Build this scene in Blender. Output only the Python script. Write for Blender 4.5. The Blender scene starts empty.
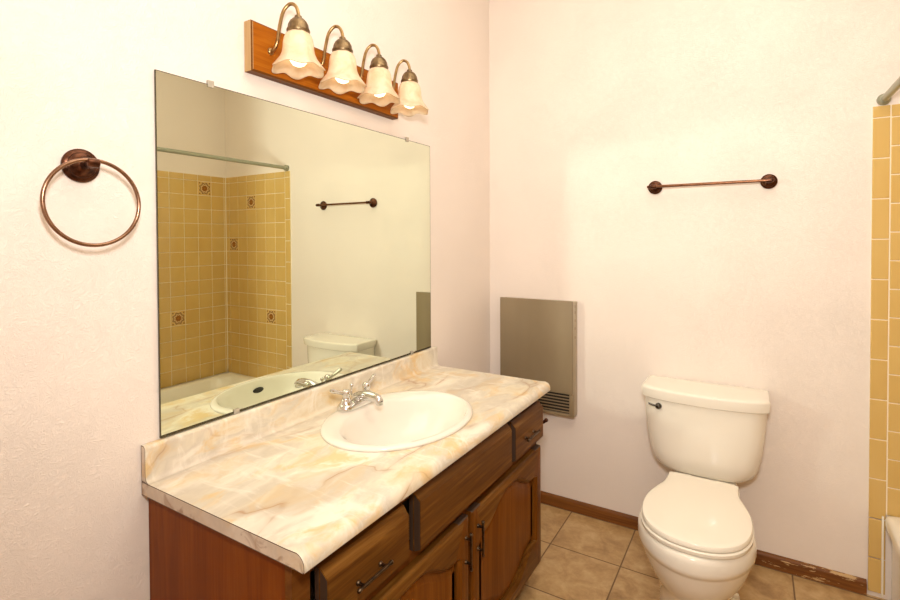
import bpy, bmesh, math, random
from mathutils import Vector, Matrix
random.seed(7)
PI = math.pi
SC = bpy.context.scene
COL = SC.collection

# ------------------------------------------------------------------ camera
cam_data = bpy.data.cameras.new('camera')
cam = bpy.data.objects.new('camera', cam_data)
COL.objects.link(cam)
SC.camera = cam
cam.location = (1.2589, -2.4927, 1.3948)
yaw, pitch, roll = math.radians(-31.357), math.radians(-1.0245), math.radians(-0.2546)
fw = Vector((math.sin(yaw) * math.cos(pitch), math.cos(yaw) * math.cos(pitch), math.sin(pitch)))
rt = Vector((math.cos(yaw), -math.sin(yaw), 0))
up = rt.cross(fw)
r2 = rt * math.cos(roll) + up * math.sin(roll)
u2 = -rt * math.sin(roll) + up * math.cos(roll)
cam.rotation_euler = Matrix((r2, u2, -fw)).transposed().to_euler()
cam_data.sensor_width = 36.0
cam_data.lens = 36.0 * 499.66 / 900
cam_data.shift_y = -(300 - 247.99) / 900
cam_data.clip_start = 0.02

# ------------------------------------------------------------------ world, lights, exposure
world = bpy.data.worlds.new('world')
SC.world = world
world.use_nodes = True
world.node_tree.nodes['Background'].inputs[0].default_value = (1.0, 0.92, 0.82, 1)
world.node_tree.nodes['Background'].inputs[1].default_value = 0.05


def area(name, loc, target, size, power, color, shape='DISK', size_y=None):
    l = bpy.data.lights.new(name, 'AREA')
    l.shape = shape
    l.size = size
    if size_y:
        l.size_y = size_y
    l.energy = power
    l.color = color
    o = bpy.data.objects.new(name, l)
    COL.objects.link(o)
    o.location = loc
    o.rotation_euler = (Vector(target) - Vector(loc)).to_track_quat('-Z', 'Y').to_euler()
    return o


# the photographer's flash just above the camera, and its bounce off the ceiling
area('camera_flash', (1.26, -2.45, 1.72), (0.75, 0.0, 2.1), 0.20, 36, (0.99, 0.985, 0.96))
area('ceiling_bounce', (1.15, -1.35, 2.93), (1.0, -1.1, 0.0), 1.7, 27, (1.0, 0.935, 0.80), 'RECTANGLE', 1.7)

SC.view_settings.view_transform = 'Standard'
SC.view_settings.look = 'None'
SC.view_settings.exposure = -0.41
SC.view_settings.gamma = 1.0
SC.view_settings.use_curve_mapping = False
SC.cycles.max_bounces = 12
SC.cycles.diffuse_bounces = 6
SC.cycles.glossy_bounces = 6
SC.cycles.transmission_bounces = 8
SC.cycles.caustics_reflective = True
SC.cycles.caustics_refractive = False
SC.cycles.blur_glossy = 0.0
SC.cycles.sample_clamp_indirect = 12.0
SC.cycles.use_denoising = True
SC.cycles.use_adaptive_sampling = False
SC.cycles.use_guiding = True
SC.cycles.guiding_training_samples = 64


# ------------------------------------------------------------------ node helpers
class NT:
    def __init__(self, name):
        self.m = bpy.data.materials.new(name)
        self.m.use_nodes = True
        self.t = self.m.node_tree
        self.p = self.t.nodes['Principled BSDF']

    def n(self, typ, ins=None, **kw):
        nd = self.t.nodes.new(typ)
        for k, v in kw.items():
            setattr(nd, k, v)
        for k, v in (ins or {}).items():
            self.set(nd.inputs[k], v)
        return nd

    def set(self, sock, v):
        if isinstance(v, bpy.types.NodeSocket):
            self.t.links.new(v, sock)
        elif isinstance(v, (tuple, list)) and len(v) == 3 and sock.type == 'RGBA':
            sock.default_value = (*v, 1)
        else:
            sock.default_value = v

    def P(self, **kw):
        for k, v in kw.items():
            self.set(self.p.inputs[k.replace('_', ' ')], v)

    def coord(self, scale=(1, 1, 1), rot=(0, 0, 0)):
        tc = self.n('ShaderNodeTexCoord')
        mp = self.n('ShaderNodeMapping', {'Vector': tc.outputs['Object'], 'Scale': scale, 'Rotation': rot})
        return mp.outputs[0]

    def noise(self, vec, scale, detail=4, rough=0.5, dist=0.0):
        return self.n('ShaderNodeTexNoise', {'Vector': vec, 'Scale': scale, 'Detail': detail,
                                             'Roughness': rough, 'Distortion': dist})

    def ramp(self, fac, stops, interp='LINEAR'):
        r = self.n('ShaderNodeValToRGB', {'Fac': fac})
        r.color_ramp.interpolation = interp
        e = r.color_ramp.elements
        while len(e) < len(stops):
            e.new(0.5)
        for el, (p, c) in zip(e, stops):
            el.position = p
            el.color = (*c, 1) if len(c) == 3 else c
        return r.outputs[0]

    def math(self, op, a, b=0.0, c=0.0, clamp=False):
        nd = self.n('ShaderNodeMath', operation=op, use_clamp=clamp)
        self.set(nd.inputs[0], a)
        self.set(nd.inputs[1], b)
        self.set(nd.inputs[2], c)
        return nd.outputs[0]

    def mix(self, fac, a, b, blend='MIX'):
        nd = self.n('ShaderNodeMix', data_type='RGBA', blend_type=blend)
        self.set(nd.inputs[0], fac)
        self.set(nd.inputs[6], a)
        self.set(nd.inputs[7], b)
        return nd.outputs[2]

    def bump(self, h, strength, dist):
        b = self.n('ShaderNodeBump', {'Height': h, 'Strength': strength, 'Distance': dist})
        self.set(self.p.inputs['Normal'], b.outputs[0])


def simple(name, col, rough=0.5, metal=0.0, **kw):
    m = NT(name)
    m.P(Base_Color=col, Roughness=rough, Metallic=metal, **kw)
    return m.m


def mat_paint():
    m = NT('textured_wall_paint')
    v = m.coord()
    warp = m.noise(v, 9, 3)
    v2 = m.n('ShaderNodeVectorMath', {0: v, 1: warp.outputs[1]}, operation='ADD')
    v3 = m.n('ShaderNodeMapping', {'Vector': v2.outputs[0], 'Scale': (1, 1, 1.5), 'Rotation': (0.5, 0.5, 0)})
    a = m.noise(v3.outputs[0], 24, 4, 0.62, 0.9)
    a1 = m.math('MULTIPLY', m.math('ABSOLUTE', m.math('SUBTRACT', a.outputs[0], 0.5)), 4.0, clamp=True)
    b = m.noise(v, 150, 3, 0.6)
    pat = m.noise(v, 3.5, 2)
    amt = m.ramp(pat.outputs[0], [(0.35, (0.45, 0.45, 0.45)), (0.65, (1, 1, 1))])
    h = m.math('ADD', m.math('MULTIPLY', a1, amt), m.math('MULTIPLY', b.outputs[0], 0.16))
    c = m.noise(v, 2.0, 3)
    col = m.mix(m.math('MULTIPLY', c.outputs[0], 0.5), (0.855, 0.766, 0.69), (0.865, 0.78, 0.71))
    m.P(Base_Color=col, Roughness=0.55)
    m.bump(h, 0.46, 0.004)
    return m.m


def mat_wood(name, axis, c0, c1, c2, rough=0.35, scale=1.0, wear=0.0):
    m = NT(name)
    s = [26 * scale] * 3
    s[axis] = 1.6 * scale
    v = m.coord(tuple(s))
    n1 = m.noise(v, 1.0, 5, 0.6, 1.2)
    s2 = [140 * scale] * 3
    s2[axis] = 4 * scale
    n2 = m.noise(m.coord(tuple(s2)), 1.0, 3, 0.6)
    f = m.math('ADD', m.math('MULTIPLY', n1.outputs[0], 0.75), m.math('MULTIPLY', n2.outputs[0], 0.28))
    col = m.ramp(f, [(0.34, c0), (0.52, c1), (0.70, c2)])
    m.P(Base_Color=col, Roughness=rough, Specular_IOR_Level=0.08)
    m.bump(n2.outputs[0], 0.12, 0.002)
    return m.m


def mat_baseboard():
    m = NT('worn_brown_baseboard')
    v = m.coord((2.0, 30, 60))
    n1 = m.noise(v, 1.0, 5, 0.6, 0.6)
    col = m.ramp(n1.outputs[0], [(0.35, (0.12, 0.038, 0.006)), (0.6, (0.21, 0.075, 0.014))])
    # chips that grow towards the tub end
    tc = m.n('ShaderNodeTexCoord')
    sep = m.n('ShaderNodeSeparateXYZ', {'Vector': tc.outputs['Object']})
    grow = m.n('ShaderNodeMapRange', {'Value': sep.outputs[0], 'From Min': 1.15, 'From Max': 1.45,
                                      'To Min': 0.0, 'To Max': 0.17})
    ch = m.noise(m.coord((9, 40, 48)), 1.0, 5, 0.65, 0.4)
    msk = m.math('GREATER_THAN', m.math('ADD', ch.outputs[0], grow.outputs[0]), 0.73)
    col = m.mix(msk, col, (0.52, 0.33, 0.15))
    m.P(Base_Color=col, Roughness=0.45, Specular_IOR_Level=0.25)
    return m.m


def mat_laminate(name='marbled_laminate', tone=1.0):
    m = NT(name)
    v0 = m.coord()
    v = m.coord((1.0, 0.55, 1.0), (0.15, 0.1, 0.75))
    w = m.noise(v, 3.0, 4, 0.55)
    wv = m.n('ShaderNodeVectorMath', {0: w.outputs[1], 1: (0.30, 0.30, 0.30)}, operation='MULTIPLY')
    v2 = m.n('ShaderNodeVectorMath', {0: v, 1: wv.outputs[0]}, operation='ADD').outputs[0]
    base = m.noise(v2, 6.5, 6, 0.6)
    col = m.ramp(base.outputs[0], [(0.32, (0.64, 0.53, 0.36)), (0.42, (0.72, 0.65, 0.51)),
                                   (0.50, (0.60, 0.54, 0.44)), (0.60, (0.78, 0.72, 0.61))])
    g = m.noise(v2, 11, 6, 0.64, 0.5)
    gm = m.ramp(g.outputs[0], [(0.51, (0, 0, 0)), (0.64, (0.85, 0.85, 0.85))])
    col = m.mix(gm, col, (0.68, 0.48, 0.22))
    q = m.noise(v2, 4.1, 3, 0.5)
    qm = m.ramp(q.outputs[0], [(0.55, (0, 0, 0)), (0.66, (0.6, 0.6, 0.6))])
    col = m.mix(qm, col, (0.51, 0.445, 0.37))
    # pale feathered streaks
    st = m.noise(m.coord((5, 22, 9), (0.2, 0.1, 0.6)), 1.0, 5, 0.6, 1.0)
    sm = m.ramp(st.outputs[0], [(0.55, (0, 0, 0)), (0.68, (0.65, 0.65, 0.65))])
    col = m.mix(sm, col, (0.80, 0.75, 0.66))
    # sparse thin tan veins
    vo = m.n('ShaderNodeTexVoronoi', {'Vector': v2, 'Scale': 4.0}, feature='DISTANCE_TO_EDGE')
    brk = m.noise(v0, 7.0, 2)
    vm = m.ramp(vo.outputs[0], [(0.0, (1, 1, 1)), (0.012, (0.35, 0.35, 0.35)), (0.06, (0, 0, 0))])
    vm = m.math('MULTIPLY', vm, m.ramp(brk.outputs[0], [(0.44, (0.05, 0.05, 0.05)), (0.60, (0.8, 0.8, 0.8))]))
    col = m.mix(vm, col, (0.36, 0.17, 0.06))
    if tone != 1.0:
        dk = m.ramp(m.noise(v0, 13, 4, 0.6, 1.0).outputs[0], [(0.56, (0, 0, 0)), (0.66, (0.8, 0.8, 0.8))])
        col = m.mix(0.35, col, (0.55, 0.36, 0.25))  # end faces tinted browner, their shading put into the colour
        col = m.mix(dk, col, (0.30, 0.17, 0.10))
    m.P(Base_Color=col, Roughness=0.28)
    return m.m


def mat_floor():
    m = NT('tan_floor_tile')
    tc = m.n('ShaderNodeTexCoord')
    mp = m.n('ShaderNodeMapping', {'Vector': tc.outputs['Object'], 'Location': (-0.47 / 0.31, 0.327 / 0.312, 0),
                                   'Scale': (1 / 0.31, 1 / 0.312, 1)})
    sep = m.n('ShaderNodeSeparateXYZ', {'Vector': mp.outputs[0]})
    ds = []
    cells = []
    for i in (0, 1):
        fr = m.math('FRACT', sep.outputs[i])
        ds.append(m.math('SUBTRACT', 0.5, m.math('ABSOLUTE', m.math('SUBTRACT', fr, 0.5))))
        cells.append(m.math('FLOOR', sep.outputs[i]))
    d = m.math('MINIMUM', ds[0], ds[1])
    cv = m.n('ShaderNodeCombineXYZ', {'X': cells[0], 'Y': cells[1]})
    rnd = m.n('ShaderNodeTexWhiteNoise', {'Vector': cv.outputs[0]})
    off = m.n('ShaderNodeVectorMath', {0: tc.outputs['Object'], 1: rnd.outputs[1]}, operation='ADD')
    n1 = m.noise(off.outputs[0], 11, 6, 0.65, 0.6)
    n2 = m.noise(off.outputs[0], 60, 4, 0.6)
    f = m.math('ADD', m.math('MULTIPLY', n1.outputs[0], 0.8), m.math('MULTIPLY', n2.outputs[0], 0.2))
    col = m.ramp(f, [(0.32, (0.30, 0.17, 0.065)), (0.5, (0.46, 0.29, 0.125)), (0.66, (0.58, 0.40, 0.20))])
    col = m.mix(m.math('MULTIPLY', rnd.outputs[0], 0.12), col, (0.45, 0.27, 0.12))
    gm = m.ramp(d, [(0.006, (1, 1, 1)), (0.012, (0, 0, 0))])
    col = m.mix(gm, col, (0.17, 0.10, 0.05))
    m.P(Base_Color=col, Roughness=m.ramp(gm, [(0, (0.33,) * 3), (1, (0.8,) * 3)]))
    m.bump(m.math('SUBTRACT', m.math('MULTIPLY', n2.outputs[0], 0.12), gm), 0.5, 0.003)
    return m.m


def mat_tile():
    m = NT('amber_glazed_tile')
    g = m.n('ShaderNodeNewGeometry')
    n = m.noise(m.coord((14, 14, 5)), 1.0, 3)
    f = m.math('ADD', m.math('MULTIPLY', g.outputs['Random Per Island'], 0.25), m.math('MULTIPLY', n.outputs[0], 0.75))
    col = m.ramp(f, [(0.2, (0.60, 0.39, 0.12)), (0.8, (0.66, 0.45, 0.155))])
    m.P(Base_Color=col, Roughness=0.08)
    return m.m


def mat_deco():
    m = NT('medallion_tile')
    uv = m.n('ShaderNodeUVMap')
    s = m.n('ShaderNodeVectorMath', {0: uv.outputs[0], 1: (0.5, 0.5, 0)}, operation='SUBTRACT')
    sep = m.n('ShaderNodeSeparateXYZ', {'Vector': s.outputs[0]})
    r = m.n('ShaderNodeVectorMath', {0: s.outputs[0]}, operation='LENGTH').outputs['Value']
    th = m.math('ARCTAN2', sep.outputs[1], sep.outputs[0])
    lobe = m.math('COSINE', m.math('MULTIPLY', th, 8.0))
    d = m.math('ADD', r, m.math('MULTIPLY', lobe, m.math('MULTIPLY', r, 0.10)))
    br, orr, cr, tn = (0.12, 0.045, 0.018), (0.38, 0.135, 0.018), (0.72, 0.50, 0.24), (0.66, 0.42, 0.13)
    col = m.ramp(d, [(0.0, orr), (0.10, br), (0.14, orr), (0.20, br), (0.225, cr), (0.305, br), (0.345, tn),
                     (0.375, br), (0.42, cr), (0.46, tn)], 'CONSTANT')
    # brown corner buds
    ax = m.math('SUBTRACT', m.math('ABSOLUTE', sep.outputs[0]), 0.40)
    ay = m.math('SUBTRACT', m.math('ABSOLUTE', sep.outputs[1]), 0.40)
    rr = m.math('SQRT', m.math('ADD', m.math('MULTIPLY', ax, ax), m.math('MULTIPLY', ay, ay)))
    col = m.mix(m.math('LESS_THAN', rr, 0.05), col, br)
    m.P(Base_Color=col, Roughness=0.14)
    return m.m


def mat_bronze(name, a, b, rough=0.28):
    m = NT(name)
    n = m.noise(m.coord(), 45, 4, 0.6)
    col = m.ramp(n.outputs[0], [(0.35, a), (0.65, b)])
    m.P(Base_Color=col, Roughness=rough, Metallic=1.0)
    return m.m


def mat_shade():
    m = NT('frosted_ivory_glass')
    t = m.t
    v = m.coord()
    n = m.noise(v, 22, 4, 0.6, 0.8)
    col = m.ramp(n.outputs[0], [(0.35, (0.80, 0.61, 0.40)), (0.65, (0.88, 0.76, 0.58))])
    m.P(Base_Color=col, Roughness=0.18)
    tr = m.n('ShaderNodeBsdfTranslucent', {'Color': col})
    mx = m.n('ShaderNodeMixShader', {0: 0.3, 1: m.p.outputs[0], 2: tr.outputs[0]})
    t.links.new(mx.outputs[0], t.nodes['Material Output'].inputs[0])
    return m.m


def mat_bulb():
    m = NT('lit_bulb')
    m.P(Base_Color=(1, 0.97, 0.9), Roughness=0.3, Emission_Color=(1.0, 0.80, 0.56), Emission_Strength=4.0)
    return m.m


def mat_mirror():
    m = NT('silvered_mirror')
    m.P(Base_Color=(0.77, 0.83, 0.69), Metallic=1.0, Roughness=0.0)
    return m.m


M = {
    'paint': mat_paint(),
    'ceiling': simple('ceiling_paint', (0.82, 0.75, 0.66), 0.7),
    'floor': mat_floor(),
    'baseboard': mat_baseboard(),
    'tile': mat_tile(),
    'deco': mat_deco(),
    'grout': simple('cream_grout', (0.88, 0.78, 0.58), 0.75),
    'caulk': simple('white_caulk', (0.82, 0.78, 0.68), 0.5),
    'porcelain': simple('cream_porcelain', (0.85, 0.80, 0.70), 0.045, 0, Coat_Weight=0.3),
    'seat': simple('cream_seat_plastic', (0.86, 0.81, 0.70), 0.09),
    'sinkware': simple('white_sink_porcelain', (0.74, 0.69, 0.61), 0.08),
    'enamel': simple('white_tub_enamel', (0.84, 0.79, 0.68), 0.12),
    'chrome': simple('chrome', (0.70, 0.70, 0.69), 0.06, 1.0),
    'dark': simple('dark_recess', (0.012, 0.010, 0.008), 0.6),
    'blackchrome': simple('dark_lever_metal', (0.10, 0.09, 0.08), 0.12, 1.0),
    'bronze': mat_bronze('rubbed_bronze', (0.045, 0.020, 0.013), (0.15, 0.063, 0.036)),
    'copper': mat_bronze('copper_bronze_bar', (0.24, 0.135, 0.085), (0.36, 0.215, 0.14), 0.25),
    'bar': mat_bronze('dark_copper_bar', (0.15, 0.065, 0.032), (0.25, 0.115, 0.06), 0.3),
    'brass': mat_bronze('antique_brass', (0.30, 0.19, 0.08), (0.46, 0.31, 0.14), 0.30),
    'brasscup': mat_bronze('tarnished_brass_cup', (0.13, 0.085, 0.045), (0.30, 0.21, 0.11), 0.38),
    'iron': mat_bronze('dark_pull_metal', (0.05, 0.035, 0.025), (0.13, 0.085, 0.05), 0.35),
    'rod': simple('grey_green_rod_metal', (0.33, 0.335, 0.25), 0.3, 0.5),
    'heater': NT('taupe_enamel').m,
    'heater_edge': simple('taupe_edge_trim', (0.40, 0.32, 0.21), 0.35),
    'grille': simple('grille_bar_enamel', (0.27, 0.20, 0.115), 0.4),
    'shade': mat_shade(),
    'bulb': mat_bulb(),
    'mirror': mat_mirror(),
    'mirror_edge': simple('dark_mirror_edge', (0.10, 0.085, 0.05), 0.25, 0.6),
    'clip': simple('clear_plastic_clip', (0.80, 0.72, 0.58), 0.12, 0, Transmission_Weight=0.5, IOR=1.45),
    'lam': mat_laminate(),
    'lam_end_shaded': mat_laminate('marbled_laminate_shaded_end', 0.5),
    'seam': simple('dark_laminate_seam', (0.10, 0.05, 0.03), 0.6),
    'wood_side': mat_wood('oak_side_panel', 2, (0.14, 0.029, 0.002), (0.195, 0.045, 0.003), (0.24, 0.066, 0.006), 0.32, 0.8),
    'wood_v': mat_wood('oak_vertical_grain', 2, (0.085, 0.024, 0.0025), (0.15, 0.048, 0.005), (0.23, 0.086, 0.012), 0.32),
    'wood_h': mat_wood('oak_horizontal_grain', 1, (0.065, 0.021, 0.003), (0.13, 0.049, 0.007), (0.25, 0.11, 0.021), 0.32),
    'wood_panel': mat_wood('oak_door_panel', 2, (0.12, 0.034, 0.003), (0.175, 0.054, 0.005), (0.22, 0.076, 0.009), 0.34),
    'wood_frame': mat_wood('oak_face_frame', 1, (0.10, 0.032, 0.005), (0.145, 0.049, 0.008), (0.19, 0.070, 0.014), 0.4),
    'endgrain': simple('dark_end_grain', (0.045, 0.022, 0.011), 0.55),
    'board': mat_wood('honey_oak_board', 1, (0.22, 0.055, 0.004), (0.34, 0.098, 0.007), (0.43, 0.15, 0.014), 0.3),
    'board_edge': mat_wood('pale_board_edge', 2, (0.40, 0.24, 0.10), (0.50, 0.32, 0.15), (0.56, 0.38, 0.19), 0.4),
}
_h = NT('taupe_heater_enamel')
_hn = _h.noise(_h.coord((2, 2, 0.7)), 3, 3)
_h.P(Base_Color=_h.ramp(_hn.outputs[0], [(0.3, (0.235, 0.180, 0.105)), (0.7, (0.285, 0.222, 0.135))]), Roughness=0.38)
M['heater'] = _h.m


# ------------------------------------------------------------------ mesh helpers
def box(bm, x0, x1, y0, y1, z0, z1, bevel=0.0, seg=2, mi=0):
    vs = [bm.verts.new((x, y, z)) for x in (x0, x1) for y in (y0, y1) for z in (z0, z1)]
    q = [(0, 1, 3, 2), (4, 6, 7, 5), (0, 4, 5, 1), (2, 3, 7, 6), (0, 2, 6, 4), (1, 5, 7, 3)]
    fs = [bm.faces.new([vs[i] for i in f]) for f in q]
    for f in fs:
        f.material_index = mi
    if bevel:
        es = list({e for f in fs for e in f.edges})
        bmesh.ops.bevel(bm, geom=es, offset=bevel, segments=seg, profile=0.5, affect='EDGES')
    return fs


def loft(bm, rings, cap0=True, cap1=True, closed=True, mi=0):
    R = [[bm.verts.new(p) for p in r] for r in rings]
    n = len(R[0])
    for a, b in zip(R, R[1:]):
        for i in range(n if closed else n - 1):
            j = (i + 1) % n
            bm.faces.new((a[i], a[j], b[j], b[i])).material_index = mi
    if cap0:
        bm.faces.new(R[0][::-1]).material_index = mi
    if cap1:
        bm.faces.new(R[-1]).material_index = mi
    return R


def frame_for(axis):
    a = Vector(axis).normalized()
    t = Vector((0, 0, 1)) if abs(a.z) < 0.9 else Vector((1, 0, 0))
    u = t.cross(a).normalized()
    return u, a.cross(u).normalized(), a


def lathe(bm, prof, origin, axis, n=32, cap0=True, cap1=True, mod=None, mi=0):
    u, v, a = frame_for(axis)
    o = Vector(origin)
    rings = []
    for k, (r, h) in enumerate(prof):
        ring = []
        for i in range(n):
            t = 2 * PI * i / n
            rr, hh = (r, h) if mod is None else mod(r, h, t, k)
            ring.append(o + a * hh + (u * math.cos(t) + v * math.sin(t)) * rr)
        rings.append(ring)
    loft(bm, rings, cap0, cap1, mi=mi)


def catmull(pts, sub=6):
    P = [Vector(p) for p in pts]
    P = [P[0] * 2 - P[1]] + P + [P[-1] * 2 - P[-2]]
    out = []
    for i in range(1, len(P) - 2):
        a, b, c, d = P[i - 1:i + 3]
        for k in range(sub):
            t = k / sub
            out.append(0.5 * ((2 * b) + (c - a) * t + (2 * a - 5 * b + 4 * c - d) * t * t + (3 * b - a - 3 * c + d) * t ** 3))
    out.append(P[-2])
    return out


def tube(bm, pts, r, n=14, closed=False, mi=0):
    P = [Vector(p) for p in pts]
    m = len(P)
    rad = r if isinstance(r, (list, tuple)) else [r] * m
    rings = []
    prev = None
    for i in range(m):
        if closed:
            d = P[(i + 1) % m] - P[i - 1]
        else:
            d = P[min(i + 1, m - 1)] - P[max(i - 1, 0)]
        d.normalize()
        if prev is None:
            u = frame_for(d)[0]
        else:
            u = (prev - d * prev.dot(d)).normalized()
        prev = u
        v = d.cross(u)
        rings.append([P[i] + (u * math.cos(2 * PI * k / n) + v * math.sin(2 * PI * k / n)) * rad[i] for k in range(n)])
    if closed:
        R = [[bm.verts.new(p) for p in r_] for r_ in rings]
        for i in range(m):
            a, b = R[i], R[(i + 1) % m]
            for k in range(n):
                bm.faces.new((a[k], a[(k + 1) % n], b[(k + 1) % n], b[k])).material_index = mi
    else:
        loft(bm, rings, mi=mi)


def ball(bm, c, r, n=16, sz=(1, 1, 1)):
    m = bmesh.ops.create_uvsphere(bm, u_segments=n, v_segments=max(6, n // 2), radius=r)
    for v in m['verts']:
        v.co = Vector((v.co.x * sz[0], v.co.y * sz[1], v.co.z * sz[2])) + Vector(c)


def origin_of(o):
    p = Vector((0, 0, 0))
    while o is not None:
        p += o.location
        o = o.parent
    return p


def obj(name, bm, mats, parent=None, angle=38, at=None):
    """One mesh object.  Vertices are given in room coordinates."""
    bmesh.ops.recalc_face_normals(bm, faces=bm.faces)
    org = origin_of(parent) if parent else Vector(at or (0, 0, 0))
    if org.length:
        bmesh.ops.translate(bm, verts=bm.verts, vec=-org)
    me = bpy.data.meshes.new(name)
    bm.to_mesh(me)
    bm.free()
    for m in (mats if isinstance(mats, (list, tuple)) else [mats]):
        me.materials.append(m)
    for p in me.polygons:
        p.use_smooth = True
    me.set_sharp_from_angle(angle=math.radians(angle))
    o = bpy.data.objects.new(name, me)
    COL.objects.link(o)
    if parent:
        o.parent = parent
    elif at:
        o.location = at
    return o


def tag(o, label, cat=None, group=None):
    o['label'] = label
    if cat:
        o['category'] = cat
    if group:
        o['group'] = group
    return o


def thing(name, loc, label, cat, group=None):
    o = bpy.data.objects.new(name, None)
    o.empty_display_size = 0.05
    COL.objects.link(o)
    o.location = loc
    return tag(o, label, cat, group)


def struct(name, bm, mats, label, cat, angle=38):
    o = obj(name, bm, mats, angle=angle)
    o['kind'] = 'structure'
    return tag(o, label, cat)


NB = bmesh.new

# ------------------------------------------------------------------ the room
XR, YF, ZC = 2.405, -2.75, 3.0
b = NB(); box(b, -0.1, 0.0, YF - 0.1, 0.0, 0, ZC); struct('wall_left', b, M['paint'], 'pinkish white textured wall behind the mirror and vanity', 'wall')
b = NB(); box(b, -0.1, XR + 0.1, 0.0, 0.1, 0, ZC); struct('wall_back', b, M['paint'], 'cream textured wall behind the toilet and heater', 'wall')
b = NB(); box(b, XR, XR + 0.1, YF - 0.1, 0.0, 0, ZC); struct('wall_right', b, M['paint'], 'cream wall above the tub tiles, seen in the mirror', 'wall')
b = NB(); box(b, 0, XR, YF - 0.1, YF, 0, ZC); struct('wall_front', b, M['paint'], 'plain wall behind the viewer', 'wall')
b = NB(); box(b, 1.54, XR, -1.66, -1.545, 0, ZC); struct('wall_alcove', b, M['paint'], 'short wall closing the near end of the tub', 'wall')
b = NB(); box(b, -0.1, XR + 0.1, YF - 0.1, 0.1, -0.1, 0); struct('floor', b, M['floor'], 'tan mottled square tile floor with dark grout', 'floor')
b = NB(); box(b, -0.1, XR + 0.1, YF - 0.1, 0.1, ZC, ZC + 0.1); struct('ceiling', b, M['ceiling'], 'plain cream ceiling', 'ceiling')

b = NB()
prof = [(0.0, 0.001), (-0.013, 0.001), (-0.013, 0.043), (-0.010, 0.050), (-0.006, 0.055), (0.0, 0.058)]
loft(b, [[(x, y, z) for y, z in prof] for x in (0.002, 1.640)])
struct('baseboard_back', b, M['baseboard'], 'brown wooden baseboard with chipped finish along the back wall', 'baseboard', 25)


# tiles ------------------------------------------------------------
def tile_field(name, label, plane, cols, rows, deco, extra_cols=()):
    """plane(u, z, d) -> room point, d = distance out of the wall."""
    bm = NB()
    uvl = bm.loops.layers.uv.new('UVMap')

    def one(u0, u1, z0, z1, mi):
        g = 0.0016
        u0, u1, z0, z1 = u0 + g, u1 - g, z0 + g, z1 - g
        i, d0 = 0.0022, 0.0085
        tu, tz = random.uniform(-1, 1) * 0.00022, random.uniform(-1, 1) * 0.00022
        a = [bm.verts.new(plane(*p)) for p in ((u0, z0, 0.0045), (u1, z0, 0.0045), (u1, z1, 0.0045), (u0, z1, 0.0045))]
        m_ = [bm.verts.new(plane(*p)) for p in ((u0 + .0006, z0 + .0006, 0.0072), (u1 - .0006, z0 + .0006, 0.0072),
                                               (u1 - .0006, z1 - .0006, 0.0072), (u0 + .0006, z1 - .0006, 0.0072))]
        c = [bm.verts.new(plane(*p)) for p in ((u0 + i, z0 + i, d0 - tu - tz), (u1 - i, z0 + i, d0 + tu - tz),
                                               (u1 - i, z1 - i, d0 + tu + tz), (u0 + i, z1 - i, d0 - tu + tz))]
        for p, q in ((a, m_), (m_, c)):
            for k in range(4):
                f = bm.faces.new((p[k], p[(k + 1) % 4], q[(k + 1) % 4], q[k]))
                f.material_index = mi
        f = bm.faces.new(c)
        f.material_index = mi
        for l, w in zip(f.loops, ((0, 0), (1, 0), (1, 1), (0, 1))):
            l[uvl].uv = w
    for ci, (u0, u1) in enumerate(cols):
        for ri, (z0, z1) in enumerate(rows):
            one(u0, u1, z0, z1, 1 if (ci, ri) in deco else 0)
    for u0, u1, zs in extra_cols:
        for z0, z1 in zip(zs, zs[1:]):
            one(u0, u1, z0, z1, 0)
    us = [c for cc in cols for c in cc] + [c for e in extra_cols for c in e[:2]]
    zs = [z for r in rows for z in r]
    bm2 = bm
    ua, ub, za, zb = min(us) + .0015, max(us), min(zs), max(zs) - .0015
    q = [[bm2.verts.new(plane(u, z, d)) for u, z in ((ua, za), (ub, za), (ub, zb), (ua, zb))] for d in (0.0, 0.0055)]
    for k in range(4):
        bm2.faces.new((q[0][k], q[0][(k + 1) % 4], q[1][(k + 1) % 4], q[1][k])).material_index = 2
    bm2.faces.new(q[1]).material_index = 2
    return struct(name, bm, [M['tile'], M['deco'], M['grout']], label, 'wall tile', 20)


TP = 0.1085
zt = 1.848
rows = [(zt, 1.896)]
for k in range(14):
    rows.append((zt - TP * (k + 1), zt - TP * k))
# row index 1 is the first full row below the cap
c0 = 1.697
cols = [(c0 + 0.1095 * k, min(c0 + 0.1095 * (k + 1), XR - 0.009)) for k in range(7)]
cols = [c for c in cols if c[1] - c[0] > 0.004]
bn = [1.896, 1.850] + [1.850 - 0.1543 * k for k in range(1, 12)] + [0.018]
bn = bn[::-1]
tile_field('trim_1', 'amber glazed tub tiles with medallions on the back wall', lambda u, z, d: (u, -d, z), cols, rows,
           {(1, 10), (3, 2), (5, 5)}, [(1.642, 1.6965, bn)])
rcols = []
y = 0.0095
while y < 1.53:
    w = 0.014 if y < 0.01 else 0.1095
    rcols.append((y, min(y + w, 1.542)))
    y += w
tile_field('trim_2', 'amber glazed tub tiles with medallions on the right wall', lambda u, z, d: (XR - d, -u, z), rcols, rows,
           {(2, 1), (4, 10)})
b = NB(); box(b, XR - .0125, XR - .0001, -.0125, -.0001, 0.345, 1.893)
struct('trim_4', b, M['grout'], 'pale grout line in the tiled corner', 'trim')
b = NB(); box(b, 1.682, 1.6885, -0.016, -0.009, 0.01, 0.325, 0.002)
struct('trim_3', b, M['caulk'], 'white caulk strip between tub front and tiles', 'trim')

# ------------------------------------------------------------------ bathtub
t = thing('bathtub', (2.03, -0.775, 0), 'white bathtub with rolled rim below the amber tiles', 'bathtub')


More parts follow.
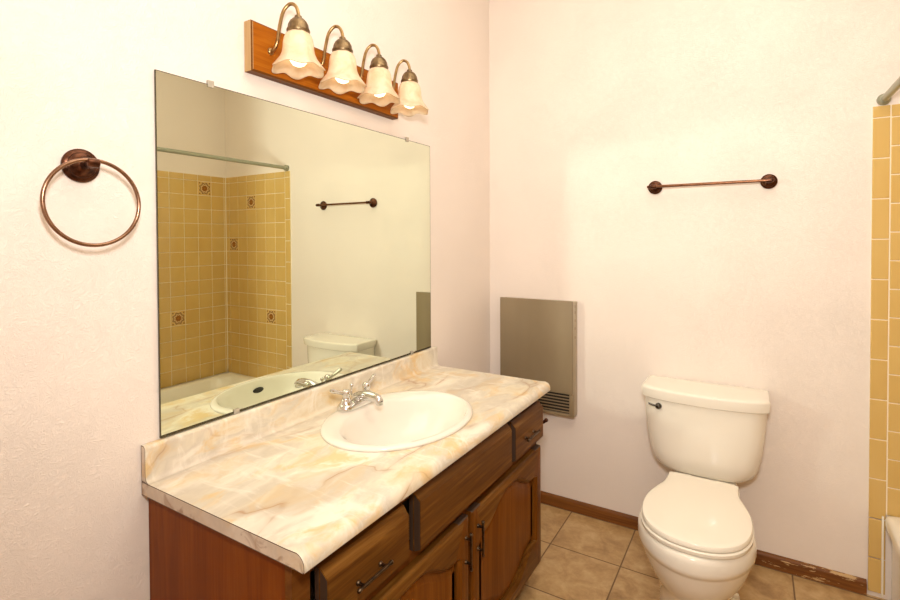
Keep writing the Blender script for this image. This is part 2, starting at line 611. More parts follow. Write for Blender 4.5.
def rrect(cx, cy, hx, hy, r, z, n=10):
    out = []
    for sx, sy, a0 in ((1, 1, 0), (-1, 1, 90), (-1, -1, 180), (1, -1, 270)):
        for k in range(n + 1):
            a = math.radians(a0 + 90 * k / n)
            out.append((cx + sx * (hx - r) + r * math.cos(a), cy + sy * (hy - r) + r * math.sin(a), z))
    return out


b = NB()
tx, ty, hx, hy = 2.0245, -0.7775, 0.3345, 0.765
loft(b, [rrect(tx, ty, hx - 0.02, hy, 0.012, 0.0), rrect(tx, ty, hx - 0.02, hy, 0.012, 0.285), rrect(tx, ty, hx, hy, 0.015, 0.295),
         rrect(tx, ty, hx, hy, 0.015, 0.322), rrect(tx, ty, hx - 0.004, hy - 0.002, 0.018, 0.334),
         rrect(tx, ty, hx - 0.016, hy - 0.014, 0.03, 0.341), rrect(tx, ty, hx - 0.06, hy - 0.085, 0.10, 0.339),
         rrect(tx, ty, hx - 0.072, hy - 0.10, 0.12, 0.328), rrect(tx, ty, hx - 0.085, hy - 0.13, 0.13, 0.26),
         rrect(tx, ty, hx - 0.11, hy - 0.19, 0.14, 0.10), rrect(tx, ty, hx - 0.15, hy - 0.26, 0.12, 0.06)])
obj('basin', b, M['enamel'], t, 50)
b = NB(); lathe(b, [(0.028, 0), (0.028, 0.004), (0.02, 0.006), (0.004, 0.004)], (2.02, -0.40, 0.06), (0, 0, 1), 24)
tag(obj('drain', b, M['chrome'], t), 'chrome drain')

# ------------------------------------------------------------------ shower rod
t = thing('shower_rod', (1.675, -0.77, 1.917), 'grey metal shower rod over the tub, ending above the tiles', 'shower rod')
b = NB(); tube(b, [(1.675, -0.012, 1.917), (1.675, -1.532, 1.917)], 0.0128, 20); obj('rod', b, M['rod'], t)
for yy, s in ((-0.001, -1), (-1.544, 1)):
    b = NB(); lathe(b, [(0.021, 0), (0.0215, 0.012), (0.020, 0.020), (0.0150, 0.026), (0.0135, 0.027)], (1.675, yy, 1.917), (0, s, 0), 28)
    obj('flange', b, M['rod'], t)

# ------------------------------------------------------------------ vanity cabinet
VY0, VY1 = -1.847, -0.596
van = thing('bathroom_vanity', (0.26, -1.216, 0), 'dark stained oak vanity cabinet with arched doors below the sink', 'vanity cabinet')
ZB, ZT = 0.078, 0.780
for y0, y1 in ((VY0, VY0 + 0.018), (VY1 - 0.018, VY1)):
    b = NB()
    pf = [(0.003, 0.001), (0.43, 0.001), (0.43, ZB), (0.489, ZB), (0.489, ZT), (0.003, ZT)]
    loft(b, [[(x, y0, z) for x, z in pf], [(x, y1, z) for x, z in pf]])
    obj('side_panel', b, M['wood_side'], van)
b = NB(); box(b, 0.41, 0.429, VY0 + .018, VY1 - .018, 0.001, ZB + 0.01); obj('toe_kick', b, M['wood_frame'], van)
b = NB(); box(b, 0.003, 0.489, VY0 + .018, VY1 - .018, ZB + .012, ZB + 0.03); obj('bottom_panel', b, M['wood_frame'], van)
b = NB()
for y0, y1 in ((VY0, VY0 + .045), (VY1 - .045, VY1), (-1.21, -1.165)):
    box(b, 0.4895, 0.509, y0, y1, ZB, ZT)
for y0, y1 in ((VY0 + .045, -1.21), (-1.165, VY1 - .045)):
    for z0, z1 in ((ZB, ZB + .04), (0.560, 0.605), (0.735, ZT)):
        box(b, 0.4895, 0.509, y0, y1, z0, z1)
obj('face_frame', b, M['wood_frame'], van)


def pull(parent, c, axis, L, face):
    """bar pull with two posts and flared ends; c = centre on the face plane."""
    bm = NB()
    a = Vector(axis)
    c = Vector(c)
    out = Vector((1, 0, 0))
    bar = c + out * 0.019
    pts = [bar + a * (L * s) for s in (-0.5, -0.47, -0.44, -0.38, -0.32, 0, 0.32, 0.38, 0.44, 0.47, 0.5)]
    tube(bm, pts, [0.0035, 0.0055, 0.0048, 0.0032, 0.0042, 0.0036, 0.0042, 0.0032, 0.0048, 0.0055, 0.0035], 10)
    for s in (-1, 1):
        o = c + a * (s * L * 0.32)
        lathe(bm, [(0.0062, 0), (0.006, 0.003), (0.0042, 0.005), (0.0038, 0.015), (0.005, 0.019)], o, out, 12)
    return obj('pull', bm, M['iron'], parent)


def drawer_front(name, y0, y1, z0, z1, with_pull=True):
    bm = NB()
    x0, x1, x2 = 0.5095, 0.524, 0.5435
    i = 0.021
    rings = [[(x, y, z) for y, z in ((a, c), (bb, c), (bb, d), (a, d))] for x, a, bb, c, d in
             ((x0, y0, y1, z0, z1), (x1, y0, y1, z0, z1), (x2, y0 + .003, y1 - .003, z0 + .008, z1 - i))]
    loft(bm, rings)
    bm.faces.ensure_lookup_table()
    bmesh.ops.recalc_face_normals(bm, faces=bm.faces)
    for f in bm.faces:
        if abs(f.normal.y) > 0.6:
            f.material_index = 1
    bmesh.ops.bevel(bm, geom=[e for e in bm.edges], offset=0.0012, segments=2, affect='EDGES')
    o = obj(name, bm, [M['wood_h'], M['endgrain']], van, 30)
    if with_pull:
        pull(o, (0.5435, (y0 + y1) / 2 - 0.012, (z0 + z1) / 2 - 0.010), (0, 1, 0), 0.115, 1)
    return o


drawer_front('drawer', -1.791, -1.512, 0.608, 0.742)
drawer_front('false_front', -1.470, -0.908, 0.600, 0.752, False)
drawer_front('drawer', -0.880, -0.608, 0.600, 0.745)


def door(y0, y1, z0, z1, pull_y):
    x0, xf = 0.5095, 0.5325
    sw = 0.055
    n = 40
    iy0, iy1 = y0 + sw, y1 - sw

    def bump(u):
        w = min(1.0, max(0.0, (abs(u - 0.5) - 0.08) / 0.34))
        w = w * w * (3 - 2 * w)
        return 1 - w

    top = [(iy0 + (iy1 - iy0) * k / n, z1 - 0.048 - 0.062 * (1 - bump(k / n))) for k in range(n + 1)]
    bot = [(iy0 + (iy1 - iy0) * k / n, z0 + 0.048 + 0.062 * (1 - bump(k / n))) for k in range(n + 1)]
    inner = top + bot[::-1]
    cy, cz = (y0 + y1) / 2, (z0 + z1) / 2
    outer = [(y0 + (y1 - y0) * k / n, z1) for k in range(n + 1)] + [(y1 - (y1 - y0) * k / n, z0) for k in range(n + 1)]

    def off(loop, d):
        out = []
        m = len(loop)
        for k in range(m):
            a, c = Vector(loop[k - 1]), Vector(loop[(k + 1) % m])
            tdir = (c - a).normalized()
            out.append((loop[k][0] + tdir.y * d, loop[k][1] - tdir.x * d))
        return out

    def ins(loop, d):
        return [(min(max(yy, y0 + d), y1 - d), min(max(zz, z0 + d), z1 - d)) for yy, zz in loop]
    bm = NB()
    rings = [[(x, yy, zz) for yy, zz in lp] for x, lp in (
        (x0, outer), (xf - .006, outer), (xf - 0.002, ins(outer, .003)), (xf, ins(outer, .007)),
        (xf, off(inner, -0.012)), (xf - .003, off(inner, -0.008)), (xf - .009, off(inner, -0.003)), (xf - .011, inner), (x0, inner))]
    R = loft(bm, rings, False, False)
    for k in range(len(inner)):
        j = (k + 1) % len(inner)
        bm.faces.new((R[-1][k], R[-1][j], R[0][j], R[0][k]))
    bmesh.ops.recalc_face_normals(bm, faces=bm.faces)
    for f in bm.faces:
        c = f.calc_center_median()
        if c.z > z1 - 0.004 and f.normal.z > 0.4 and min(c.y - y0, y1 - c.y) < sw:
            f.material_index = 1
        elif iy0 - .004 < c.y < iy1 + .004 and (c.z > z1 - .12 or c.z < z0 + .12):
            f.material_index = 2
    d = obj('door', bm, [M['wood_v'], M['endgrain'], M['wood_h']], van, 30)
    bm = NB()
    # raised panel behind the frame opening
    pts = off(inner, 0.0)
    R = loft(bm, [[(x, yy, zz) for yy, zz in lp] for x, lp in ((x0 + .001, inner), (x0 + .003, off(inner, .001)),
                  (x0 + .009, off(inner, .020)), (x0 + .010, off(inner, .025)))], False, False)
    for k in range(n):
        bm.faces.new((R[-1][k], R[-1][k + 1], R[-1][2 * n - k], R[-1][2 * n + 1 - k]))
    obj('door_panel', bm, M['wood_panel'], d, 30)
    pull(d, (xf, pull_y, z1 - 0.094), (0, 0, 1), 0.112, 1)
    return d


door(-1.782, -1.197, 0.095, 0.566, -1.219)
door(-1.178, -0.604, 0.095, 0.566, -1.143)

# ------------------------------------------------------------------ countertop
CY0, CY1, CZ = -1.862, -0.574, 0.815
SX, SY, SA, SB = 0.280, -1.200, 0.220, 0.280   # sink ellipse
ct = thing('countertop', (0.27, -1.213, 0.782), 'cream and tan marbled laminate countertop on the vanity', 'countertop')


def arc(cx, cz, r, a0, a1, n=7):
    return [(cx + r * math.cos(math.radians(a0 + (a1 - a0) * k / n)), cz + r * math.sin(math.radians(a0 + (a1 - a0) * k / n))) for k in range(n + 1)]


def inset(poly, d):
    out = []
    m = len(poly)
    for k in range(m):
        p, q, r_ = Vector(poly[k - 1]), Vector(poly[k]), Vector(poly[(k + 1) % m])
        e1, e2 = (q - p).normalized(), (r_ - q).normalized()
        n1, n2 = Vector((-e1.y, e1.x)), Vector((-e2.y, e2.x))
        nn = (n1 + n2)
        nn = nn / max(0.3, nn.length_squared / 2)
        out.append((q.x + nn.x * d, q.y + nn.y * d))
    return out


def slab(bm, prof, y0, y1, skip=None):
    """extrude a counter-clockwise (x,z) profile along y with dark-seamed end caps"""
    A = [bm.verts.new((x, y0, z)) for x, z in prof]
    B = [bm.verts.new((x, y1, z)) for x, z in prof]
    m = len(prof)
    for k in range(m):
        if skip and k in skip:
            continue
        j = (k + 1) % m
        bm.faces.new((A[k], A[j], B[j], B[k]))
    ip = inset(prof, 0.002)
    for V, yy in ((A, y0), (B, y1)):
        I = [bm.verts.new((x, yy, z)) for x, z in ip]
        for k in range(m):
            j = (k + 1) % m
            f = bm.faces.new((V[k], V[j], I[j], I[k]))
            f.material_index = 2
        f = bm.faces.new(I)
        f.material_index = 1
    return A, B


b = NB()
prof = [(0.002, 0.782), (0.030, 0.782), (0.534, 0.782), (0.5565, 0.782)] + arc(0.556, 0.786, 0.004, -90, 0, 3) + \
       arc(0.536, CZ - 0.0225, 0.024, 0, 84, 8) + [(0.512, CZ), (0.030, CZ), (0.002, CZ)]
prof = [p for i, p in enumerate(prof)]
itop = prof.index((0.512, CZ))
A, B = slab(b, prof, CY0, CY1, skip={1, itop})
# flat top and underside around the sink cut-out
NH = 96
ha, hb = SA - 0.016, SB - 0.016


def ring_pts(x0, x1, z):
    ell, rec = [], []
    angs = sorted([2 * PI * k / NH for k in range(NH)] +
                  [math.atan2((yy - SY), (xx - SX)) % (2 * PI) for xx in (x0, x1) for yy in (CY0, CY1)])
    for a in angs:
        c, s = math.cos(a), math.sin(a)
        ell.append((SX + ha * c, SY + hb * s, z))
        tt = min((x1 - SX) / c if c > 1e-9 else 1e9, (x0 - SX) / c if c < -1e-9 else 1e9,
                 (CY1 - SY) / s if s > 1e-9 else 1e9, (CY0 - SY) / s if s < -1e-9 else 1e9)
        rec.append((SX + tt * c, SY + tt * s, z))
    return ell, rec


el, rc = ring_pts(0.030, 0.512, CZ)
el2, rc2 = ring_pts(0.030, 0.534, 0.782)
loft(b, [rc, el], False, False)
loft(b, [rc2, el2], False, False)
loft(b, [el, [(x, y, 0.782) for x, y, z in el]], False, False)
bmesh.ops.remove_doubles(b, verts=b.verts, dist=0.0002)
obj('counter_slab', b, [M['lam'], M['lam_end_shaded'], M['seam']], ct, 30)
b = NB()
prof = [(0.002, CZ + .0005), (0.034, CZ + .0005)] + [(0.034 - 0.014 * math.sin(math.radians(a)), CZ + .0145 - 0.014 * math.cos(math.radians(a))) for a in (30, 60, 90)] + \
       arc(0.010, 0.8925, 0.010, 0, 90, 6) + [(0.002, 0.9025)]
slab(b, prof, CY0, CY1)
obj('backsplash', b, [M['lam'], M['lam_end_shaded'], M['seam']], ct, 35)

# ------------------------------------------------------------------ sink
sk = thing('sink', (SX, SY, CZ), 'oval white drop-in sink set in the marbled countertop', 'sink')


def ell(cx, a, bb, z, n=72):
    return [(cx + a * math.cos(2 * PI * k / n), SY + bb * math.sin(2 * PI * k / n), z) for k in range(n)]


b = NB()
BX = 0.310
loft(b, [ell(SX, SA - .002, SB - .002, CZ + .0006), ell(SX, SA, SB, CZ + .004), ell(SX, SA - .002, SB - .002, CZ + .008),
         ell(SX, SA - .008, SB - .008, CZ + .0115), ell(SX, SA - .018, SB - .018, CZ + .0125),
         ell(BX - .006, 0.176, 0.250, CZ + .0115), ell(BX - .003, 0.169, 0.243, CZ + .006), ell(BX, 0.161, 0.234, CZ - .008),
         ell(BX, 0.149, 0.216, CZ - .036), ell(BX, 0.128, 0.186, CZ - .075), ell(BX, 0.098, 0.140, CZ - .110),
         ell(BX, 0.04, 0.05, CZ - .136), ell(BX, 0.022, 0.022, CZ - .140)], False, True)
obj('bowl', b, M['sinkware'], sk, 60)
b = NB(); lathe(b, [(0.021, -0.002), (0.0215, 0.002), (0.016, 0.003), (0.012, 0.001), (0.011, 0.005), (0.002, 0.006)], (BX, SY, CZ - .138), (0, 0, 1), 24)
tag(obj('drain', b, M['chrome'], sk), 'chrome drain stopper')
b = NB(); ball(b, (BX + 0.153, SY + 0.012, CZ - .026), 0.020, 16, (0.35, 1.3, 0.6))
tag(obj('overflow_hole', b, M['dark'], sk), 'dark overflow slot')

# ------------------------------------------------------------------ faucet
FX, FY, FZ = 0.101, SY - 0.011, CZ + 0.0134
fc = thing('faucet', (FX, FY, FZ), 'chrome two handle faucet at the back of the sink', 'faucet')
b = NB()


def stad(hl, r, z, n=12, dx=0.0):
    out = []
    for s, a0 in ((1, 0), (-1, 180)):
        for k in range(n + 1):
            a = math.radians(a0 + 180 * k / n)
            out.append((FX + dx + r * math.cos(a), FY + s * hl + r * math.sin(a), z))
    return out


loft(b, [stad(0.053, 0.0275, FZ), stad(0.053, 0.029, FZ + .004), stad(0.053, 0.0275, FZ + .012), stad(0.052, 0.024, FZ + .019), stad(0.051, 0.018, FZ + .022)])
obj('base', b, M['chrome'], fc, 50)
b = NB()
sp = catmull([(FX - .006, FY, FZ + .012), (FX - .001, FY, FZ + .024), (FX + .016, FY, FZ + .033), (FX + .044, FY, FZ + .040),
              (FX + .074, FY, FZ + .041), (FX + .094, FY, FZ + .037), (FX + .101, FY, FZ + .027)], 5)
tube(b, sp, [0.021 - 0.007 * min(1, k / (len(sp) * 0.75)) for k in range(len(sp))], 18)
lathe(b, [(0.0125, 0), (0.0125, 0.010), (0.010, 0.012), (0.009, 0.008)], (FX + .101, FY, FZ + .030), (0.1, 0, -1), 18)
obj('spout', b, M['chrome'], fc, 50)
for s in (-1, 1):
    b = NB()
    hy_ = FY + s * 0.051
    lathe(b, [(0.021, .014), (0.0215, .022), (0.017, .027), (0.0165, .034), (0.0125, .037), (0.012, .046), (0.015, .050), (0.0145, .060), (0.009, .067), (0.003, .068)], (FX, hy_, FZ), (0, 0, 1), 22)
    tube(b, catmull([(FX, hy_, FZ + .056), (FX - .004, hy_ + s * .018, FZ + .060), (FX - .008, hy_ + s * .042, FZ + .070), (FX - .010, hy_ + s * .060, FZ + .078)], 4),
         [0.0085, 0.008, 0.0072, 0.0066, 0.0062, 0.006, 0.006, 0.0062, 0.0066, 0.0072, 0.0076, 0.007, 0.0045], 12)
    obj('handle', b, M['chrome'], fc, 50)
b = NB()
tube(b, [(FX - .022, FY, FZ + .010), (FX - .022, FY, FZ + .062)], 0.0028, 10)
ball(b, (FX - .022, FY, FZ + .066), 0.0068, 14)
obj('lift_rod', b, M['chrome'], fc, 50)

# ------------------------------------------------------------------ wall mirror
MY0, MY1, MZ0, MZ1 = -1.818, -0.6135, 0.9095, 1.8125
mr = thing('wall_mirror', (0.0035, (MY0 + MY1) / 2, MZ0), 'large frameless rectangular mirror on the wall above the sink', 'mirror')
b = NB()
sq = lambda x, i: [(x, MY0 + i, MZ0 + i), (x, MY1 - i, MZ0 + i), (x, MY1 - i, MZ1 - i), (x, MY0 + i, MZ1 - i)]
loft(b, [sq(0.0015, 0), sq(0.0065, 0), sq(0.0065, 0.0018)])
bmesh.ops.recalc_face_normals(b, faces=b.faces)
for f in b.faces:
    f.material_index = 0 if f.normal.x > 0.5 and f.calc_area() > 0.1 else 1
obj('mirror_glass', b, [M['mirror'], M['mirror_edge']], mr)
b = NB(); box(b, 0.0012, 0.008, MY0, MY1, MZ0 - .0045, MZ0 - .0003)  # thin dark strip added as the shadow line along the mirror's lower edge
tag(obj('bottom_shadow_strip', b, M['mirror_edge'], mr), 'dark strip painting the shadow line under the mirror')
for yy, zz, s in ((-1.673, MZ1, 1), (-0.786, MZ1, 1), (-1.607, MZ0, -1), (-0.762, MZ0, -1)):
    b = NB()
    box(b, 0.001, 0.0105, yy - .009, yy + .009, zz + (0.0005 if s > 0 else -0.011), zz + (0.011 if s > 0 else -0.0005), 0.002)
    box(b, 0.0068, 0.0105, yy - .009, yy + .009, zz - .008 if s > 0 else zz - .006, zz + .006 if s > 0 else zz + .008, 0.0015)
    tag(obj('mirror_clip', b, M['clip'], mr), 'clear plastic clip')

mr.rotation_euler.z = -0.003
mr.location.x = 0.0056

# ------------------------------------------------------------------ vanity light
LB = thing('vanity_light', (0.015, -1.22, 1.95), 'honey oak light bar with four ruffled glass shades above the mirror', 'light fixture')
b = NB()
BY0, BY1, BZ0, BZ1 = -1.562, -0.874, 1.879, 2.023
rings = []
for x, i in ((0.001, 0.0), (0.030, 0.0), (0.0325, 0.004), (0.0345, 0.0045)):
    rings.append([(x, yy, zz) for yy, zz in ((BY0 + i, BZ0 + i), (BY1 - i, BZ0 + i), (BY1 - i, BZ1 - i), (BY0 + i, BZ1 - i))])
loft(b, rings)
bmesh.ops.recalc_face_normals(b, faces=b.faces)
for f in b.faces:
    c = f.calc_center_median()
    if f.normal.y < -0.9:
        f.material_index = 1
    elif f.normal.x < 0.9:
        f.material_index = 2  # darker oak bevels; on the lower edge it paints shadow plus own colour
obj('backboard', b, [M['board'], M['board_edge'], M['wood_frame']], LB, 25)
for k in range(4):
    ly = -1.466 + 0.1835 * k
    ax = 0.118
    b = NB()
    path = catmull([(0.0343, ly - .032, 1.951), (0.046, ly - .031, 1.953), (0.060, ly - .028, 1.975), (0.066, ly - .023, 2.025),
                    (0.074, ly - .016, 2.066), (0.091, ly - .007, 2.086), (0.108, ly - .001, 2.079), (ax, ly, 2.056), (ax, ly, 2.034)], 5)
    tube(b, path, 0.0052, 12)
    lathe(b, [(0.011, 0), (0.010, 0.004), (0.006, 0.007)], (0.0343, ly - .032, 1.951), (1, 0, 0), 16)
    arm = obj('light_arm', b, M['brass'], LB, 50)
    b = NB()
    lathe(b, [(0.006, 2.050), (0.010, 2.047), (0.011, 2.041), (0.017, 2.038), (0.024, 2.031), (0.029, 2.021), (0.0305, 2.011), (0.033, 2.007),
              (0.0335, 2.003), (0.032, 2.000), (0.0325, 1.996), (0.030, 1.994), (0.024, 2.002)], (ax, ly, 0), (0, 0, 1), 28)
    tube(b, [(ax, ly + .031, 2.001), (ax, ly + .045, 2.001)], 0.0022, 8)
    ball(b, (ax, ly + .046, 2.001), 0.004, 10)
    obj('socket_cup', b, M['brasscup'], arm, 40)
    b = NB()
    ph = random.uniform(0, PI)

    def ruff(r, h, tt, kk):
        f = max(0.0, (1.956 - h) / 0.056)
        w = f * f
        fl = 0.5 * (1 - math.cos(8 * tt)) * 0.0012 if kk % 1 == 0 else 0
        return r * (1 + 0.045 * w * math.cos(6 * tt + ph)) + fl, h - 0.0038 * w * math.cos(6 * tt + ph)
    outp = [(0.0275, 2.000), (0.0305, 1.9965), (0.036, 1.990), (0.041, 1.979), (0.0435, 1.965), (0.0445, 1.950), (0.047, 1.936), (0.053, 1.922), (0.063, 1.909), (0.072, 1.897), (0.0755, 1.892)]
    inp = [(r - .0035, h - .0008) for r, h in outp[::-1]]
    lathe(b, outp + inp, (ax, ly, 0), (0, 0, 1), 72, False, False, ruff)
    tag(obj('glass_shade', b, M['shade'], arm, 70), 'frosted ivory glass shade with ruffled rim')
    b = NB()
    lathe(b, [(0.012, 1.998), (0.0135, 1.975), (0.018, 1.962), (0.025, 1.947), (0.0275, 1.932), (0.025, 1.917), (0.017, 1.906), (0.006, 1.901)], (ax, ly, 0), (0, 0, 1), 24)
    tag(obj('bulb', b, M['bulb'], arm, 60), 'white light bulb')

# ------------------------------------------------------------------ towel ring
TY, TZ = -1.979, 1.558
tr = thing('towel_ring', (0.0, TY, TZ), 'copper bronze towel ring on the wall left of the mirror', 'towel ring')
b = NB()
lathe(b, [(0.033, 0.001), (0.0365, 0.003), (0.0365, 0.007), (0.033, 0.010), (0.028, 0.0115), (0.0265, 0.015), (0.018, 0.0185), (0.0165, 0.021), (0.0095, 0.024), (0.008, 0.034), (0.0085, 0.046)], (0, TY, TZ), (1, 0, 0), 36)
obj('rose', b, M['bronze'], tr)
b = NB(); tube(b, [(0.0605, TY - .0115, TZ + .001), (0.0605, TY - .010, TZ + .001), (0.0605, TY + .010, TZ + .001), (0.0605, TY + .0115, TZ + .001)], [0.0075, 0.0095, 0.0095, 0.0075], 18)
ball(b, (0.049, TY, TZ), 0.0095, 14)
obj('ring_holder', b, M['bronze'], tr)
b = NB()
RR = 0.0903
tube(b, [(0.0605, TY + .001 + RR * math.sin(2 * PI * k / 72), TZ + .0075 - RR + RR * math.cos(2 * PI * k / 72)) for k in range(72)], 0.0042, 12, True)
obj('ring', b, M['copper'], tr)

# ------------------------------------------------------------------ towel bar
tb = thing('towel_bar', (1.086, 0, 1.630), 'copper bronze towel bar on the wall above the toilet', 'towel bar')
for xx in (0.863, 1.309):
    b = NB()
    lathe(b, [(0.027, 0.001), (0.031, 0.003), (0.031, 0.007), (0.0275, 0.010), (0.0235, 0.0115), (0.0225, 0.015), (0.016, 0.018), (0.010, 0.022), (0.008, 0.032), (0.0085, 0.046)], (xx, 0, 1.630), (0, -1, 0), 36)
    rs = obj('rose', b, M['bronze'], tb)
    b = NB()
    s = -1 if xx < 1 else 1
    tube(b, [(xx - .012, -.055, 1.630), (xx - .010, -.055, 1.630), (xx + .010, -.055, 1.630), (xx + .012, -.055, 1.630)], [0.0075, 0.0095, 0.0095, 0.0075], 18)
    ball(b, (xx + s * (.014 if s > 0 else .022), -.055, 1.630), 0.0065, 12)
    tube(b, [(xx, -.055, 1.630), (xx + s * .016, -.055, 1.630)], 0.006, 12)
    obj('post_cap', b, M['bronze'], rs)
b = NB(); tube(b, [(0.865, -.055, 1.630), (1.307, -.055, 1.630)], 0.0062, 16); obj('bar', b, M['bar'], tb)

# ------------------------------------------------------------------ wall heater
HX0, HX1, HZ0, HZ1, HD = 0.090, 0.495, 0.499, 1.081, 0.060
ht = thing('wall_heater', ((HX0 + HX1) / 2, 0, HZ0), 'taupe metal wall heater beside the vanity on the back wall', 'wall heater')
b = NB(); box(b, HX0 + .004, HX1, -HD + .012, -.001, HZ0, HZ1 - .004, 0.003); tag(obj('housing', b, M['heater_edge'], ht, 30), 'lighter taupe edge')
b = NB(); box(b, HX0, HX1 - .006, -HD, -HD + .0115, 0.612, HZ1, 0.003, 3); obj('cover_panel', b, M['heater'], ht, 30)
b = NB()
box(b, HX0, HX0 + .022, -HD, -HD + .0115, HZ0, 0.6105, .002)
box(b, HX1 - .024, HX1 - .001, -HD, -HD + .0115, HZ0, 0.6105, .002)
box(b, HX0 + .022, HX1 - .024, -HD, -HD + .0115, HZ0, HZ0 + .014, .002)
box(b, HX0 + .022, HX1 - .024, -HD + .0115, -HD + .0118, HZ0 + .014, 0.6105, mi=1)
nb = 6
for k in range(nb):
    zz = HZ0 + .0215 + k * 0.0155
    pts = [(-HD + .001, zz), (-HD + .001, zz + .0055), (-HD + .003, zz + .0055), (-HD + .003, zz)]
    loft(b, [[(x, y, z) for y, z in pts] for x in (HX0 + .022, HX1 - .024)])
tag(obj('grille', b, [M['grille'], M['dark']], ht, 30), 'dark louvered grille')
for zz in (1.055, 1.025, 0.985, 0.945, 0.90):
    b = NB()
    box(b, HX1 - .0005, HX1 + .0025, -.046, -.038, zz - .007, zz + .007, .001)
    tag(obj('side_clip', b, M['grille'], ht), 'dark clip on the right edge')

# ------------------------------------------------------------------ toilet paper holder on the vanity end
tp = thing('toilet_paper_holder', (0.47, VY1, 0.632), 'small copper bronze paper holder post on the end of the vanity', 'paper holder')
b = NB()
lathe(b, [(0.023, 0.001), (0.025, 0.003), (0.024, 0.008), (0.016, 0.011), (0.009, 0.016), (0.007, 0.03), (0.0075, 0.05)], (0.486, VY1, 0.630), (0, 1, 0), 24)
obj('rose', b, M['bronze'], tp)
b = NB()
tube(b, catmull([(0.440, VY1 + .056, 0.630), (0.486, VY1 + .056, 0.630), (0.512, VY1 + .058, 0.633), (0.524, VY1 + .062, 0.641)], 4), 0.0065, 12)
ball(b, (0.527, VY1 + .063, 0.644), 0.0085, 12)
obj('arm', b, M['bronze'], tp)

# ------------------------------------------------------------------ toilet
TX = 1.087
to = thing('toilet', (TX, -0.45, 0), 'cream porcelain toilet with closed lid below the towel bar', 'toilet')


def closed_from_half(half, n=16):
    """half outline from the front (hw=0) to the back: list of (y, hw) -> smooth closed loop."""
    pts = [(-h, y) for y, h in half[::-1]] + [(h, y) for y, h in half[1:]]
    return pts


def outline(half, z, d=0.0, sub=6, dy=0.0):
    """Smooth closed outline; d grows it outwards."""
    cr = catmull([(h, y, 0) for y, h in [(half[1][0], -half[1][1])] + list(half)], sub)[sub:]
    right = [(p.x, p.y) for p in cr]
    right[0] = (0.0, right[0][1])
    loop = [(-x, y) for x, y in right[::-1]][:-1] + right
    if d:
        m = len(loop)
        nl = []
        for k in range(m):
            a, c = Vector(loop[max(k - 1, 0)]), Vector(loop[min(k + 1, m - 1)])
            tt = (c - a)
            tt.normalize()
            nl.append((loop[k][0] + tt.y * d, loop[k][1] - tt.x * d))
        loop = nl
    return [(TX + x, y + dy, z) for x, y in loop]


# seat / lid outline (y, half width), front first
LID = [(-0.766, 0.0), (-0.760, 0.050), (-0.739, 0.097), (-0.697, 0.139), (-0.635, 0.165), (-0.560, 0.174), (-0.488, 0.168), (-0.425, 0.151), (-0.375, 0.1345), (-0.330, 0.127), (-0.270, 0.1255)]
b = NB()
loft(b, [outline(LID, 0.413, -.003), outline(LID, 0.4145, 0), outline(LID, 0.424, 0), outline(LID, 0.4285, -.003), outline(LID, 0.4305, -.010), outline(LID, 0.4313, -.022)])
obj('lid', b, M['seat'], to, 40)
SEAT = [(y - 0.004 if y < -.3 else y, h + (0.003 if h else 0)) for y, h in LID]
b = NB()
loft(b, [outline(SEAT, 0.3945, -.006), outline(SEAT, 0.397, -.001), outline(SEAT, 0.407, 0), outline(SEAT, 0.4105, -.004)])
obj('seat', b, M['seat'], to, 40)
for s in (-1, 1):
    b = NB(); tube(b, [(TX + s * .052, -.262, 0.414), (TX + s * .052, -.262, 0.426)], 0.011, 16)
    box(b, TX + s * .07 - .024, TX + s * .07 + .024, -.268, -.246, 0.3945, 0.424, .005)
    obj('hinge', b, M['seat'], to, 40)


def egg(z, front, back, hw, yc, p=2.0, n=64):
    """egg ring: front/back y extents, half width hw reached at yc"""
    out = []
    for k in range(n):
        t = 2 * PI * k / n
        c, s = math.cos(t), math.sin(t)
        x = hw * math.copysign(abs(c) ** (2 / p), c)
        yy = yc + (back - yc if s > 0 else yc - front) * math.copysign(abs(s) ** (2 / p), s)
        out.append((TX + x, yy, z))
    return out


def bowl_ring(z, front, yc, hw, neck, back, dx=0.0):
    """half outline: elliptical front, flowing into a narrower deck at the back"""
    half = [(yc - (yc - front) * math.cos(a), hw * math.sin(a)) for a in [PI / 2 * k / 7 for k in range(8)]]
    ye = yc + 0.21
    for k in range(1, 5):
        w = k / 4
        w = w * w * (3 - 2 * w)
        half.append((yc + (ye - yc) * k / 4, hw + (neck - hw) * w))
    half += [(ye + (back - ye) * k / 3, neck) for k in (1, 2, 3)]
    return [(x + dx, yy, zz) for x, yy, zz in outline(half, z)]


b = NB()
loft(b, [bowl_ring(*a) for a in (
    (0.0, -.650, -.42, .124, .106, -.13, -.010), (0.012, -.652, -.42, .126, .108, -.128, -.010), (0.06, -.650, -.43, .122, .10, -.125, -.010),
    (0.12, -.655, -.45, .121, .096, -.12, -.010), (0.16, -.668, -.47, .125, .096, -.12, -.009), (0.195, -.700, -.495, .137, .099, -.12, -.006),
    (0.235, -.735, -.52, .153, .105, -.12, -.002), (0.280, -.757, -.53, .170, .110, -.11, -.003), (0.315, -.769, -.54, .179, .113, -.10, -.003),
    (0.325, -.772, -.54, .181, .114, -.09, -.003), (0.3285, -.778, -.54, .186, .116, -.08, -.003), (0.345, -.781, -.545, .188, .118, -.06, -.003),
    (0.372, -.780, -.545, .186, .118, -.05, -.003), (0.386, -.776, -.545, .180, .116, -.05, -.002), (0.392, -.767, -.545, .168, .110, -.055))])
obj('bowl', b, M['porcelain'], to, 50)
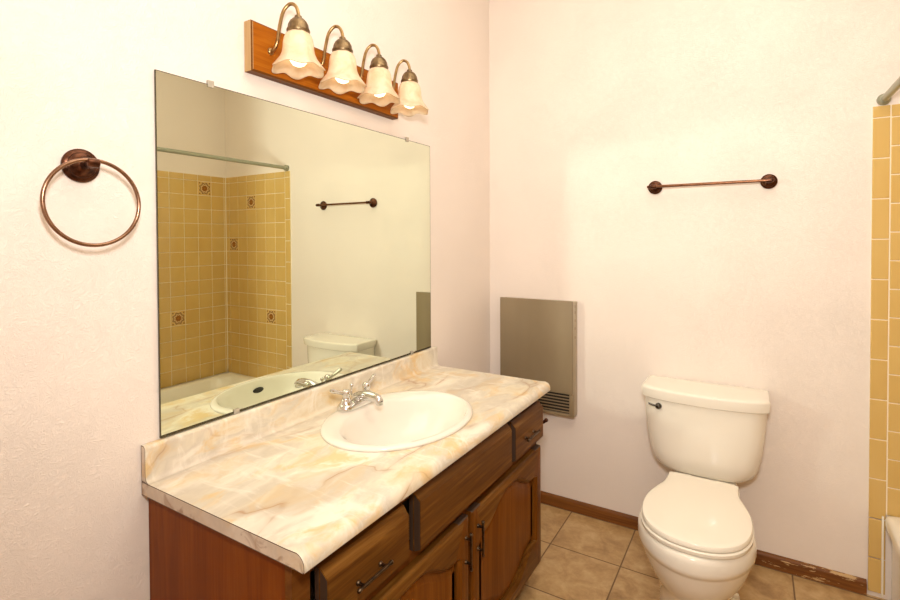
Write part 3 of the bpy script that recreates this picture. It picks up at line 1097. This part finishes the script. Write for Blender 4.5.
for s in (-1, 1):
    b = NB()
    lathe(b, [(0.034, 0.0005), (0.035, 0.010), (0.030, 0.019), (0.012, 0.021)], (TX + s * .096 + .004, -.315, 0), (0, 0, 1), 28)
    obj('foot_flange', b, M['porcelain'], to, 50)
    b = NB(); lathe(b, [(0.013, 0.0), (0.0135, 0.006), (0.011, 0.016), (0.004, 0.019)], (TX + s * .118, -.315, 0.0165), (0, 0, 1), 18)
    tag(obj('bolt_cap', b, M['porcelain'], to, 50), 'white bolt cap')


def tank_ring(z, hw, yb, yf, bow, r, c=0.035):
    """tank cross-section: flat back at yb, bowed front"""
    out = []
    m = 24
    for k in range(m + 1):
        u = -1 + 2 * k / m
        e = (1 - abs(u) ** 5)
        out.append((TX - 0.010 + hw * u, yf + c * abs(u) ** 8 - bow * (1 - u * u), z))
    for k in range(5):
        t = k / 4
        out.append((TX - 0.010 + hw, yf + c + (yb - r - yf - c) * (t * .8 + .1), z))
    for u in (1, .98, .9, .5, 0, -.5, -.9, -.98, -1):
        out.append((TX - 0.010 + hw * u * (1 if abs(u) < 1 else .995), yb - (0.006 if abs(u) == 1 else 0), z))
    for k in range(5):
        t = 1 - k / 4
        out.append((TX - 0.010 - hw, yf + c + (yb - r - yf - c) * (t * .8 + .1), z))
    return out


b = NB()
loft(b, [tank_ring(0.3955, .118, -.045, -.160, .006, .01), tank_ring(0.398, .138, -.035, -.175, .010, .01), tank_ring(0.405, .157, -.028, -.184, .013, .01), tank_ring(0.42, .176, -.024, -.190, .016, .01),
         tank_ring(0.445, .192, -.02, -.195, .019, .01), tank_ring(0.48, .203, -.018, -.197, .022, .01), tank_ring(0.54, .214, -.016, -.198, .025, .01), tank_ring(0.62, .223, -.015, -.198, .027, .01),
         tank_ring(0.704, .228, -.014, -.198, .028, .01)])
obj('tank', b, M['porcelain'], to, 45)
b = NB()
loft(b, [tank_ring(0.7045, .231, -.012, -.202, .032, .01, .020), tank_ring(0.707, .234, -.010, -.205, .033, .01, .020), tank_ring(0.744, .239, -.007, -.210, .035, .01, .020), tank_ring(0.749, .2375, -.008, -.2085, .035, .01, .020),
         tank_ring(0.752, .234, -.011, -.204, .034, .01, .020), tank_ring(0.7535, .220, -.02, -.19, .032, .01, .02)])
obj('tank_lid', b, M['porcelain'], to, 45)
b = NB()
lathe(b, [(0.0125, 0), (0.0135, 0.006), (0.012, 0.014), (0.007, 0.019), (0.002, 0.020)], (0.912, -.206, 0.676), (-.08, -1, 0), 20)
tube(b, [(0.912, -.218, 0.676), (0.893, -.222, 0.680), (0.872, -.223, 0.685)], [0.0045, 0.004, 0.0045], 10)
tag(obj('flush_lever', b, M['blackchrome'], to, 50), 'dark metal flush lever')
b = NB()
box(b, TX - .07, TX + .07, -.16, -.05, 0.386, 0.400, .004)  # dark block between bowl and tank
tag(obj('tank_gap_block', b, M['dark'], to), 'dark block in the gap under the tank')
